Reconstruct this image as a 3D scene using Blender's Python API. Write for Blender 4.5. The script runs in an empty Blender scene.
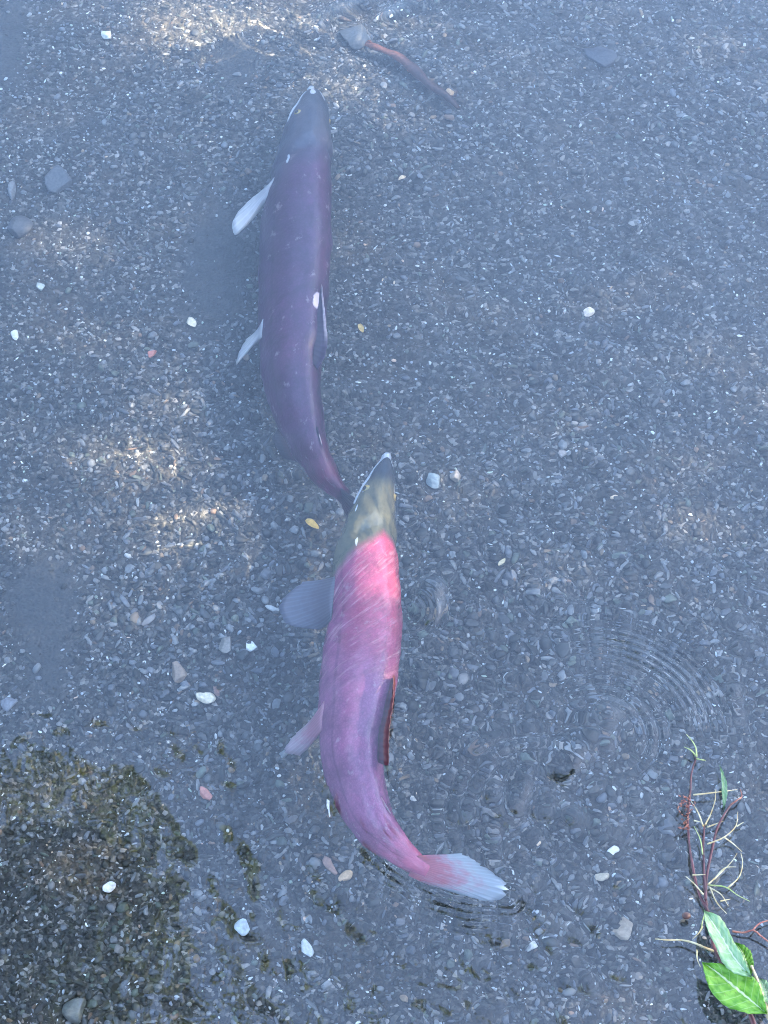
import bpy, math, random
import numpy as np
from mathutils import Vector, Matrix
random.seed(7); RNG = np.random.default_rng(7)
sc = bpy.context.scene; COL = sc.collection
R = math.radians

# ------------------------------------------------------------------ camera
PITCH = 55.0; DIST = 2.57; VFOV = 28.0
cam = bpy.data.objects.new("camera", bpy.data.cameras.new("camera")); COL.objects.link(cam)
CAMH = DIST * math.sin(R(PITCH))
CAM = Vector((0, 0, CAMH))
cam.location = CAM; cam.rotation_euler = (R(90 - PITCH), 0, 0)
cam.data.sensor_fit = 'VERTICAL'; cam.data.sensor_height = 24; cam.data.sensor_width = 18
cam.data.lens = 12 / math.tan(R(VFOV / 2))
cam.data.clip_start = 0.05; cam.data.clip_end = 2000
sc.camera = cam
# ------------------------------------------------------------------ world, sun, exposure
SUN_EL = 36.0; SUN_AZ = 86.0          # azimuth clockwise from +Y (away from the viewer): light comes from the right
SUND = Vector((math.sin(R(SUN_AZ)) * math.cos(R(SUN_EL)), math.cos(R(SUN_AZ)) * math.cos(R(SUN_EL)), math.sin(R(SUN_EL))))
w = bpy.data.worlds.new("World"); sc.world = w; w.use_nodes = True
nt = w.node_tree; bg = nt.nodes["Background"]; sky = nt.nodes.new("ShaderNodeTexSky")
sky.sky_type = 'NISHITA'; sky.sun_disc = False; sky.sun_elevation = R(SUN_EL); sky.sun_rotation = R(SUN_AZ)
sky.dust_density = 1.2; sky.ozone_density = 1.5
nt.links.new(sky.outputs[0], bg.inputs[0]); bg.inputs[1].default_value = 0.085
sun = bpy.data.lights.new("sun", 'SUN'); sun.energy = 5.0; sun.angle = R(0.8); sun.color = (1, .79, .54)
so = bpy.data.objects.new("sun", sun); COL.objects.link(so)
so.rotation_euler = SUND.to_track_quat('Z', 'Y').to_euler(); so.location = SUND * 20
sun.cycles.is_caustics_light = True
sc.view_settings.view_transform = 'Standard'; sc.view_settings.look = 'None'
sc.view_settings.exposure = 4.15; sc.view_settings.gamma = 1.0
cy = sc.cycles
cy.use_denoising = True; cy.denoiser = 'OPENIMAGEDENOISE'; cy.denoising_input_passes = 'RGB_ALBEDO_NORMAL'; cy.denoising_prefilter = 'ACCURATE'
cy.use_adaptive_sampling = False; cy.pixel_filter_type = 'BLACKMAN_HARRIS'; cy.filter_width = 1.05
cy.max_bounces = 6; cy.transmission_bounces = 6; cy.diffuse_bounces = 2; cy.glossy_bounces = 2; cy.transparent_max_bounces = 8
cy.caustics_refractive = True; cy.caustics_reflective = False; cy.blur_glossy = 0.3
cy.sample_clamp_indirect = 6; cy.sample_clamp_direct = 8

# ------------------------------------------------------------------ pixel -> place helpers (used to measure positions)
BED = -0.22
TANV = math.tan(R(VFOV / 2))
def ray(px, py):
    v = Vector(((px - 384) / 512 * TANV, (512 - py) / 512 * TANV, -1)).normalized()
    return cam.rotation_euler.to_matrix() @ v
def at(px, py, z=0.0):                       # point above the water (or on it)
    d = ray(px, py); t = (z - CAM.z) / d.z
    return CAM + d * t
def under(px, py, z=BED):                    # point under the water, seen through the still surface
    d = ray(px, py); s = at(px, py, 0)
    h = Vector((d.x, d.y)) / 1.333; c = math.sqrt(1 - h.length_squared)
    k = -z / c
    return Vector((s.x + h.x * k, s.y + h.y * k, z))
def mir(px, py, height):                     # point whose mirror image stands at that pixel
    p = at(px, py, -height); return Vector((p.x, p.y, height))
def pxm(px, py): return (at(px + 1, py) - at(px, py)).length   # metres per pixel on the water

# ------------------------------------------------------------------ material helpers
def mat(name):
    m = bpy.data.materials.new(name); m.use_nodes = True
    n = m.node_tree; n.nodes.clear(); return m, n
def N(n, t, **kw):
    x = n.nodes.new(t)
    for k, v in kw.items():
        if k.startswith('i_'):
            key = k[2:]; key = int(key) if key.isdigit() else key.replace('_', ' ')
            x.inputs[key].default_value = v
        else: setattr(x, k, v)
    return x
def L(n, a, b): n.links.new(a, b)
def ramp(n, fac, stops, interp='LINEAR'):
    r = n.nodes.new('ShaderNodeValToRGB'); e = r.color_ramp; e.interpolation = interp
    while len(e.elements) < len(stops): e.elements.new(0.5)
    for i, (p, c) in enumerate(stops):
        e.elements[i].position = p; e.elements[i].color = (*c, 1) if len(c) == 3 else c
    if fac is not None: L(n, fac, r.inputs[0])
    return r.outputs[0]
def mix(n, fac, a, b, mode='MIX'):
    m = n.nodes.new('ShaderNodeMix'); m.data_type = 'RGBA'; m.blend_type = mode
    for sock, v in ((m.inputs[0], fac), (m.inputs[6], a), (m.inputs[7], b)):
        if isinstance(v, (int, float)): sock.default_value = v
        elif isinstance(v, tuple): sock.default_value = (*v, 1)
        else: L(n, v, sock)
    return m.outputs[2]
def mth(n, op, a, b=0.0, clamp=False):
    m = n.nodes.new('ShaderNodeMath'); m.operation = op; m.use_clamp = clamp
    for s, v in ((m.inputs[0], a), (m.inputs[1], b)):
        if isinstance(v, (int, float)): s.default_value = v
        else: L(n, v, s)
    return m.outputs[0]
def smooth(n, v, lo, hi):
    m = n.nodes.new('ShaderNodeMapRange'); m.interpolation_type = 'SMOOTHSTEP'
    L(n, v, m.inputs[0]); m.inputs[1].default_value = lo; m.inputs[2].default_value = hi; return m.outputs[0]
def out(n, sh): o = n.nodes.new('ShaderNodeOutputMaterial'); L(n, sh, o.inputs[0])
def bump(n, h, strength, dist): 
    b = N(n, 'ShaderNodeBump'); b.inputs['Strength'].default_value = strength; b.inputs['Distance'].default_value = dist
    L(n, h, b.inputs['Height']); return b.outputs[0]
def noise(n, co, scale, detail=4, rough=.55):
    t = N(n, 'ShaderNodeTexNoise', i_Scale=scale, i_Detail=detail, i_Roughness=rough)
    if co is not None: L(n, co, t.inputs['Vector'])
    return t.outputs['Fac']
def principled(n, color, rough, **kw):
    p = N(n, 'ShaderNodeBsdfPrincipled')
    if isinstance(color, tuple): p.inputs['Base Color'].default_value = (*color, 1)
    else: L(n, color, p.inputs['Base Color'])
    if isinstance(rough, (int, float)): p.inputs['Roughness'].default_value = rough
    else: L(n, rough, p.inputs['Roughness'])
    for k, v in kw.items():
        s = p.inputs[k.replace('_', ' ')]
        if isinstance(v, (int, float, tuple)): s.default_value = v
        else: L(n, v, s)
    return p.outputs[0]

# ------------------------------------------------------------------ object helpers
def mesh(name, v, f, smooth_=True, uv=None):
    me = bpy.data.meshes.new(name); me.from_pydata([tuple(p) for p in v], [], [tuple(p) for p in f])
    if smooth_: me.polygons.foreach_set('use_smooth', [True] * len(me.polygons))
    if uv is not None:
        l = me.uv_layers.new(name='UVMap'); idx = np.empty(len(me.loops), int); me.loops.foreach_get('vertex_index', idx)
        l.data.foreach_set('uv', np.asarray(uv, float)[idx].ravel())
    me.update(); return me
def link(name, me, m=None, parent=None, loc=None):
    o = bpy.data.objects.new(name, me); COL.objects.link(o)
    if m and len(me.materials) == 0: me.materials.append(m)
    if parent: o.parent = parent
    if loc is not None: o.location = loc
    o.cycles.is_caustics_receiver = True
    return o
def tag(o, label=None, cat=None, group=None, kind=None):
    for k, v in (('label', label), ('category', cat), ('group', group), ('kind', kind)):
        if v: o[k] = v
    return o
def thing(name, label, cat, loc, group=None):
    o = bpy.data.objects.new(name, None); COL.objects.link(o); o.location = loc; o.empty_display_size = .05
    return tag(o, label, cat, group)
def local(o, v): return [Vector(p) - Vector(o.location) for p in v]
def grid_faces(nx, ny):                       # nx columns, ny rows
    i = np.arange(nx - 1)[None, :] + (np.arange(ny - 1) * nx)[:, None]
    return np.stack([i, i + 1, i + nx + 1, i + nx], -1).reshape(-1, 4)
def fast_mesh(name, v, f, smooth_=True):
    v = np.asarray(v, np.float32); f = np.asarray(f, np.int32); k = f.shape[1]
    me = bpy.data.meshes.new(name); me.vertices.add(len(v)); me.vertices.foreach_set('co', v.ravel())
    me.loops.add(f.size); me.loops.foreach_set('vertex_index', f.ravel())
    me.polygons.add(len(f)); me.polygons.foreach_set('loop_start', np.arange(0, f.size, k, dtype=np.int32))
    me.polygons.foreach_set('use_smooth', np.full(len(f), smooth_)); me.update(calc_edges=True); me.validate(); return me
def tube(pts, rad, seg=7, taper=None):
    """closed tapering tube through points; rad number or list"""
    pts = [Vector(p) for p in pts]; n = len(pts); v = []; f = []
    rs = rad if isinstance(rad, (list, tuple)) else [rad] * n
    for i, p in enumerate(pts):
        t = (pts[min(i + 1, n - 1)] - pts[max(i - 1, 0)]).normalized()
        a = t.orthogonal().normalized() if i == 0 else (a - t * a.dot(t)).normalized()
        b = t.cross(a)
        for k in range(seg):
            q = 2 * math.pi * k / seg; v.append(p + (a * math.cos(q) + b * math.sin(q)) * rs[i])
    for i in range(n - 1):
        for k in range(seg): f.append((i * seg + k, i * seg + (k + 1) % seg, (i + 1) * seg + (k + 1) % seg, (i + 1) * seg + k))
    f.append(tuple(range(seg))[::-1]); f.append(tuple(range((n - 1) * seg, n * seg)))
    return v, f
def spline(pts, n):
    """Catmull-Rom through rows of numbers"""
    P = np.asarray(pts, float); seg = np.linalg.norm(np.diff(P[:, :2], axis=0), axis=1); u = np.r_[0, np.cumsum(seg)]
    tt = np.linspace(0, u[-1], n); m = np.gradient(P, u, axis=0); o = []
    for t in tt:
        i = min(max(np.searchsorted(u, t) - 1, 0), len(u) - 2); h = u[i + 1] - u[i]; s = (t - u[i]) / h
        o.append((2*s**3-3*s**2+1)*P[i] + (s**3-2*s**2+s)*h*m[i] + (-2*s**3+3*s**2)*P[i+1] + (s**3-s**2)*h*m[i+1])
    return np.array(o)
def vnoise(x, y, seed=0):                     # smooth value noise in numpy
    r = np.random.default_rng(seed); T = r.random((256, 256)) * 2 - 1
    xi = np.floor(x).astype(int); yi = np.floor(y).astype(int); fx = x - xi; fy = y - yi
    fx = fx*fx*fx*(fx*(fx*6-15)+10); fy = fy*fy*fy*(fy*(fy*6-15)+10)
    g = lambda a, b: T[a & 255, b & 255]
    return (g(xi, yi)*(1-fx) + g(xi+1, yi)*fx)*(1-fy) + (g(xi, yi+1)*(1-fx) + g(xi+1, yi+1)*fx)*fy

# ------------------------------------------------------------------ ground: stream bed and banks in one sheet
def bed_z(x, y):
    z = BED + .010 * vnoise(x * 2.1, y * 2.1, 3) + .005 * vnoise(x * 6, y * 6, 4)
    near = np.clip((.42 - y) / .5, 0, 1); far = np.clip((y - 7) / 1.5, 0, 1)
    sm = lambda t: t * t * (3 - 2 * t)
    z = z + sm(near) * .52 + sm(far) * .75
    z = z + (near > 0) * .05 * vnoise(x * 3, y * 3, 5) * near + far * .4 * vnoise(x * .4, y * .4, 6)
    return z
def silt(x, y):                                # smooth drifts of fine dark silt between the stones
    o = 0
    for px, py, a, b in ((218, 262, .055, .13), (52, 625, .035, .12), (8, 45, .03, .12), (30, 600, .03, .05), (238, 60, .03, .06)):
        p = under(px, py); o = o + np.exp(-(((x - p.x) / a) ** 2 + ((y - p.y) / b) ** 2) ** 1.5)
    return np.clip(o * 1.25 + .3 * o * vnoise(x * 25, y * 25, 31), 0, 1)
def axis(lo, hi, d, olo, ohi, g=1.22):
    a = list(np.arange(lo, hi + d / 2, d)); s = d
    while a[-1] < ohi: s *= g; a.append(a[-1] + s)
    s = d
    while a[0] > olo: s *= g; a.insert(0, a[0] - s)
    return np.array(a)
gx = axis(-1.1, 1.1, .02, -300, 300); gy = axis(.3, 3.0, .02, -300, 300)
X, Y = np.meshgrid(gx, gy); Z = bed_z(X, Y)
m_bed, n = mat('streambed_gravel')
geo = N(n, 'ShaderNodeNewGeometry').outputs['Position']; slt = N(n, 'ShaderNodeAttribute', attribute_name='silt').outputs['Fac']
vor = N(n, 'ShaderNodeTexVoronoi', i_Scale=210.0); L(n, geo, vor.inputs['Vector'])
sep = N(n, 'ShaderNodeSeparateColor'); L(n, vor.outputs['Color'], sep.inputs[0])
c = ramp(n, sep.outputs[0], [(0, (.022, .024, .024)), (.55, (.045, .047, .045)), (.85, (.085, .085, .078)), (.97, (.2, .19, .17)), (1, (.35, .33, .3))])
c = mix(n, smooth(n, noise(n, geo, 9), .45, .7), c, mix(n, .5, c, (.06, .05, .038)))
c = mix(n, slt, c, ramp(n, noise(n, geo, 60, 6, .7), [(.3, (.040, .044, .046)), (.7, (.062, .066, .066))]))
sx = N(n, 'ShaderNodeSeparateXYZ'); L(n, geo, sx.inputs[0])
soil = ramp(n, noise(n, geo, 6, 8, .7), [(.3, (.03, .035, .015)), (.5, (.06, .07, .025)), (.7, (.09, .075, .045))])
c = mix(n, smooth(n, sx.outputs[2], -.02, .06), c, soil)
h = mth(n, 'ADD', mth(n, 'MULTIPLY', vor.outputs['Distance'], -1), noise(n, geo, 400, 2))
out(n, principled(n, c, .75, Normal=bump(n, h, .7, .004)))
bed = link('streambed', fast_mesh('streambed', np.stack([X, Y, Z], -1).reshape(-1, 3), grid_faces(len(gx), len(gy))), m_bed)
a_ = bed.data.attributes.new('silt', 'FLOAT', 'POINT'); a_.data.foreach_set('value', silt(X, Y).ravel().astype(np.float32))
tag(bed, kind='structure')

# ------------------------------------------------------------------ water surface with real ripples
P2 = lambda px, py: np.array(at(px, py)[:2])
def ring(x, y, px, py, r0, wid, lam, amp, a0=None, a1=None):
    cx, cy_ = P2(px, py); r = np.hypot(x - cx, y - cy_)
    e = np.exp(-((r - r0) / wid) ** 2)
    if a0 is not None:
        th = np.degrees(np.arctan2(y - cy_, x - cx)); mid = (a0 + a1) / 2; hw = (a1 - a0) / 2
        dth = (th - mid + 180) % 360 - 180; e = e * np.exp(-(dth / hw) ** 4)
    return amp * e * np.cos(2 * np.pi * (r - r0) / lam)
def gauss(x, y, px, py, sx_, sy_):
    cx, cy_ = P2(px, py); return np.exp(-((x - cx) / sx_) ** 2 - ((y - cy_) / sy_) ** 2)
TAILPATH = [(352, 800), (372, 838), (395, 862), (430, 884), (470, 897), (508, 900)]
def water_z(x, y):
    fade = np.exp(-np.maximum(0, np.hypot(x, (y - 1.6) * .9) - 1.3) ** 2 / .6)
    z = .0016 * vnoise(x * 2.3 + 5, y * 2.0, 11) + .0005 * vnoise(x * 8 + y * 2, y * 8 - x, 12)
    # livelier water to the right of and below the second fish, calm at upper left
    live = .36 + gauss(x, y, 560, 720, .42, .55) + .5 * gauss(x, y, 620, 90, .5, .5) + .4 * gauss(x, y, 340, 960, .45, .22)
    z += live * (.00055 * vnoise(x * 30 + y * 7, y * 26, 13) + .00030 * vnoise(x * 66, y * 55 + x * 9, 14))
    # riffle that focuses the sun at the top
    rif = gauss(x, y, 372, -4, .11, .075)
    z += rif * (.0015 * np.sin(x * 85 + 2.2 * np.sin(y * 30) + y * 20 + 3 * vnoise(x * 9, y * 9, 15)) + .0009 * np.sin(y * 95 + 1.5 * np.sin(x * 40) - x * 25 + 2 * vnoise(x * 11, y * 11, 16)))
    z += gauss(x, y, 320, 470, .13, .20) * (.00042 * np.sin(y * 100 + 2.2 * vnoise(x * 9, y * 12, 17) + 1.2 * np.sin(x * 22)))
    # rings
    z += ring(x, y, 600, 735, .125, .032, .0095, .00048, 5, 95)
    z += ring(x, y, 600, 735, .062, .025, .014, .0004, -40, 140)
    wx_, wy_ = x + .009 * vnoise(x * 34, y * 34, 25), y + .009 * vnoise(x * 34 + 9, y * 34, 26)
    for bx, by, su, sv, an, am in ((582, 746, .055, .023, 42, .0044), (603, 712, .045, .011, 12, .0010), (484, 744, .034, .011, 38, .0015), (512, 796, .055, .015, 58, .0026), (556, 812, .03, .011, -12, .0011), (465, 815, .04, .012, 20, .0011),
                                   (372, 922, .022, .014, 30, .0009), (430, 598, .032, .014, 70, .0034), (735, 700, .03, .010, 80, .0016), (588, 985, .022, .010, -70, .0006), (455, 965, .03, .014, 40, .0007), (362, 962, .016, .010, 20, .0005)):
        c0, c1 = P2(bx, by); q_ = R(an); dx = (wx_ - c0) * math.cos(q_) + (wy_ - c1) * math.sin(q_); dy = -(wx_ - c0) * math.sin(q_) + (wy_ - c1) * math.cos(q_)
        z += am * np.exp(-(dx / su) ** 2 - (dy / sv) ** 2) * (1 + .22 * vnoise(wx_ * 60, wy_ * 60, 27))
    z += ring(x, y, 540, 800, .075, .02, .022, .00045, 60, 170) + ring(x, y, 540, 820, .10, .018, .018, .0003, 100, 200)
    z += ring(x, y, 405, 610, .03, .022, .0095, .00030, -80, 60)
    z += ring(x, y, 735, 700, .03, .03, .012, .0001)
    # wash along the tail stroke
    pts = [P2(*p) for p in TAILPATH]; d = np.full(x.shape, 9.)
    for a, b in zip(pts[:-1], pts[1:]):
        ab = b - a; t = np.clip(((x - a[0]) * ab[0] + (y - a[1]) * ab[1]) / ab.dot(ab), 0, 1)
        d = np.minimum(d, np.hypot(x - a[0] - t * ab[0], y - a[1] - t * ab[1]))
    z += .00027 * np.exp(-(d / .034) ** 2) * (1 + .6 * vnoise(x * 22, y * 22, 23)) * np.cos(2 * np.pi * d / .0085 + 1.2 * vnoise(x * 15, y * 15, 24)) + .0004 * np.exp(-(d / .018) ** 2)
    return z * fade
def fine(ax, lo, hi, d):
    return np.concatenate([ax[ax < lo - d], np.arange(lo, hi, d), ax[ax > hi]])
wx = fine(axis(-.72, .72, .0034, -300, 300, 1.3), at(384, 760).x, at(750, 760).x, .0017); wy = fine(axis(.66, 2.62, .0034, -6, 60, 1.3), at(384, 950).y, at(384, 560).y, .0017)
X, Y = np.meshgrid(wx, wy); Z = water_z(X, Y)
m_water, n = mat('stream_water')
out(n, principled(n, (.93, .97, .98), 0.0, IOR=1.333, Transmission_Weight=1.0, Coat_Weight=1.0, Coat_Roughness=0.0, Coat_IOR=1.42))
water = link('stream_water', fast_mesh('stream_water', np.stack([X, Y, Z], -1).reshape(-1, 3), grid_faces(len(wx), len(wy))), m_water)
water.cycles.is_caustics_receiver = False; water.cycles.is_caustics_caster = True
tag(water, kind='structure')

# ------------------------------------------------------------------ stones: shapes
ICO_T = (1 + 5 ** .5) / 2
_iv = np.array([(-1, ICO_T, 0), (1, ICO_T, 0), (-1, -ICO_T, 0), (1, -ICO_T, 0), (0, -1, ICO_T), (0, 1, ICO_T), (0, -1, -ICO_T), (0, 1, -ICO_T),
                (ICO_T, 0, -1), (ICO_T, 0, 1), (-ICO_T, 0, -1), (-ICO_T, 0, 1)], float)
_if = [(0, 11, 5), (0, 5, 1), (0, 1, 7), (0, 7, 10), (0, 10, 11), (1, 5, 9), (5, 11, 4), (11, 10, 2), (10, 7, 6), (7, 1, 8), (3, 9, 4), (3, 4, 2),
       (3, 2, 6), (3, 6, 8), (3, 8, 9), (4, 9, 5), (2, 4, 11), (6, 2, 10), (8, 6, 7), (9, 8, 1)]
def ico(sub):
    v = [Vector(p).normalized() for p in _iv]; f = list(_if)
    for _ in range(sub):
        cache = {}; nf = []
        def midp(a, b):
            k = (min(a, b), max(a, b))
            if k not in cache: v.append(((v[a] + v[b]) / 2).normalized()); cache[k] = len(v) - 1
            return cache[k]
        for a, b, c_ in f:
            ab, bc, ca = midp(a, b), midp(b, c_), midp(c_, a); nf += [(a, ab, ca), (b, bc, ab), (c_, ca, bc), (ab, bc, ca)]
        f = nf
    return v, f
def stone_mesh(name, sub, size, rough, seed, angular=0, smooth_=True):
    """deformed ico-sphere, size = full extents; angular > 0 cuts flat facets"""
    r = random.Random(seed); v, f = ico(sub)
    wv = [(Vector((r.gauss(0, 1), r.gauss(0, 1), r.gauss(0, 1))).normalized(), r.uniform(.6, 2.4), r.uniform(0, 6.3)) for _ in range(6)]
    cuts = [(Vector((r.gauss(0, 1), r.gauss(0, 1), r.gauss(0, .6))).normalized(), r.uniform(.5, .82)) for _ in range(angular)]
    o = []
    for p in v:
        k = 1 + rough * sum(math.sin(w_.dot(p) * f_ * 2 + ph) for w_, f_, ph in wv) / 2.4
        q = p * k
        for cn, cd in cuts:
            d = q.dot(cn)
            if d > cd: q = q - cn * (d - cd)
        o.append(Vector((q.x * size[0] / 2, q.y * size[1] / 2, q.z * size[2] / 2)))
    return mesh(name, o, f, smooth_)

def stone_mat(name, color=None, var=.35):
    """wet stone: colour from the object's own colour, or from the instance attribute 'tone'"""
    m, n = mat(name)
    if color == 'object': base = N(n, 'ShaderNodeObjectInfo').outputs['Color']
    elif color == 'tone': base = N(n, 'ShaderNodeAttribute', attribute_type='INSTANCER', attribute_name='tone').outputs['Color']
    else: base = color
    tc = N(n, 'ShaderNodeTexCoord').outputs['Object']
    rnd = N(n, 'ShaderNodeObjectInfo').outputs['Random']
    add = N(n, 'ShaderNodeVectorMath', operation='ADD'); L(n, tc, add.inputs[0]); cmb = N(n, 'ShaderNodeCombineXYZ')
    L(n, mth(n, 'MULTIPLY', rnd, 7.3), cmb.inputs[0]); L(n, mth(n, 'MULTIPLY', rnd, 3.1), cmb.inputs[1]); L(n, cmb.outputs[0], add.inputs[1])
    f1 = noise(n, add.outputs[0], 260 if color == 'object' else 2.2, 5, .65)
    c = mix(n, 1.0, base, ramp(n, f1, [(.25, (1 - var,) * 3), (.5, (.95, .95, .95)), (.75, (1 + var, 1 + var * .95, 1 + var * .85))]), 'MULTIPLY')
    out(n, principled(n, c, .55, Normal=bump(n, f1, .35, .002)))
    return m
m_tone = stone_mat('gravel_stone', 'tone'); m_stone = stone_mat('stone', 'object')

# ------------------------------------------------------------------ gravel: many small stones lying on the bed
protos = bpy.data.collections.new('gravel_shapes')
shapes = [(1.0, .8, .42, 0, .16), (1.2, .7, .40, 5, .12), (.95, .85, .5, 6, .1), (1.5, .55, .35, 5, .14), (1.1, .6, .3, 7, .1), (1.9, .42, .3, 4, .1),
          (1.0, .9, .6, 6, .12), (1.25, .75, .25, 9, .08)]
for i, (a, b, h, cut, rg) in enumerate(shapes):
    me = stone_mesh('pebble_shape', 1, (a, b, h), rg, 40 + i, cut, cut == 0); me.materials.append(m_tone)
    o = bpy.data.objects.new('pebble_shape', me); protos.objects.link(o); o.cycles.is_caustics_receiver = True
PALETTE = np.array([(.023, .026, .023), (.042, .046, .043), (.075, .081, .080), (.050, .049, .045), (.115, .125, .135), (.20, .21, .21), (.36, .37, .36),
                    (.75, .74, .70), (.15, .105, .075), (.24, .18, .12), (.09, .11, .09)])
def pick_tone(r, n_, warm=0.0):
    p = np.array([.25, .20, .16, .08, .12, .085, .030, .009, .014, .010, .04]) ; p[8:10] += warm * .05; p /= p.sum()
    t = PALETTE[r.choice(len(p), n_, p=p)]; return t * r.uniform(.75, 1.3, (n_, 1))
def gravel_points(n_, lo, hi, seed, pw=2.2):
    r = np.random.default_rng(seed)
    y = r.uniform(.5, 3.0, n_); x = r.uniform(-1, 1, n_) * (.55 + .16 * y)
    s = lo + (hi - lo) * r.random(n_) ** pw
    # patches of coarser and finer gravel
    k = .80 + .45 * np.clip(vnoise(x * 3.5, y * 3.5, 21) + .35, 0, 1); s = s * k * (1.12 - .17 * (y - 1.2))
    return x, y, s, r
gp = [gravel_points(115000, .0022, .0085, 1), gravel_points(20000, .005, .0135, 2, 1.6)]
px_ = np.concatenate([g[0] for g in gp]); py_ = np.concatenate([g[1] for g in gp]); ps = np.concatenate([g[2] for g in gp]); r = gp[0][3]; n_ = len(ps)
keep = r.random(n_) > .93 * silt(px_, py_); px_, py_, ps = px_[keep], py_[keep], ps[keep]; n_ = len(ps)
pz_ = bed_z(px_, py_) + ps * .10
me = bpy.data.meshes.new('gravel'); me.vertices.add(n_); me.vertices.foreach_set('co', np.stack([px_, py_, pz_], -1).astype(np.float32).ravel())
def attr(name, typ, data, key='value'):
    a = me.attributes.new(name, typ, 'POINT'); a.data.foreach_set(key, np.asarray(data).ravel())
attr('size', 'FLOAT', ps.astype(np.float32)); attr('shape', 'INT', r.choice(len(shapes), n_, p=[.16, .16, .16, .1, .12, .07, .15, .08]).astype(np.int32))
rot = np.stack([r.normal(0, .35, n_), r.normal(0, .35, n_), r.uniform(0, 6.283, n_)], -1).astype(np.float32)
attr('turn', 'FLOAT_VECTOR', rot, 'vector')
tn = pick_tone(r, n_); small = np.clip((.0068 - ps) / .003, 0, 1)[:, None]      # small chips vary more, large stones are duller
tn = tn * np.exp(r.normal(0, .45, (n_, 1)) * small) * np.where((r.random((n_, 1)) < .17) & (small > .2), 3.2, 1.0)
lim = np.where(small > .2, .75, np.where(r.random((n_, 1)) < .03, .6, .20)); tn = tn * np.minimum(1, lim / tn.max(1, keepdims=True))
attr('tone', 'FLOAT_COLOR', np.c_[tn, np.ones(n_)].astype(np.float32), 'color')
gravel = link('gravel', me, parent=bed); tag(gravel, 'dark grey gravel of small mixed stones covering the stream bed', kind='stuff')
g = bpy.data.node_groups.new('gravel_scatter', 'GeometryNodeTree')
g.interface.new_socket('Geometry', in_out='INPUT', socket_type='NodeSocketGeometry'); g.interface.new_socket('Geometry', in_out='OUTPUT', socket_type='NodeSocketGeometry')
gi = g.nodes.new('NodeGroupInput'); go = g.nodes.new('NodeGroupOutput')
m2p = g.nodes.new('GeometryNodeMeshToPoints'); iop = g.nodes.new('GeometryNodeInstanceOnPoints'); ci = g.nodes.new('GeometryNodeCollectionInfo')
ci.inputs[0].default_value = protos; ci.inputs['Separate Children'].default_value = True; ci.inputs['Reset Children'].default_value = True
def named(t, nm):
    x = g.nodes.new('GeometryNodeInputNamedAttribute'); x.data_type = t; x.inputs[0].default_value = nm; return x.outputs[0]
e2r = g.nodes.new('FunctionNodeEulerToRotation')
for a, b in ((gi.outputs[0], m2p.inputs['Mesh']), (m2p.outputs[0], iop.inputs['Points']), (ci.outputs[0], iop.inputs['Instance']), (named('INT', 'shape'), iop.inputs['Instance Index']),
             (named('FLOAT_VECTOR', 'turn'), e2r.inputs[0]), (e2r.outputs[0], iop.inputs['Rotation']), (named('FLOAT', 'size'), iop.inputs['Scale']), (iop.outputs[0], go.inputs[0])):
    g.links.new(a, b)
iop.inputs['Pick Instance'].default_value = True
gravel.modifiers.new('scatter', 'NODES').node_group = g

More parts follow.
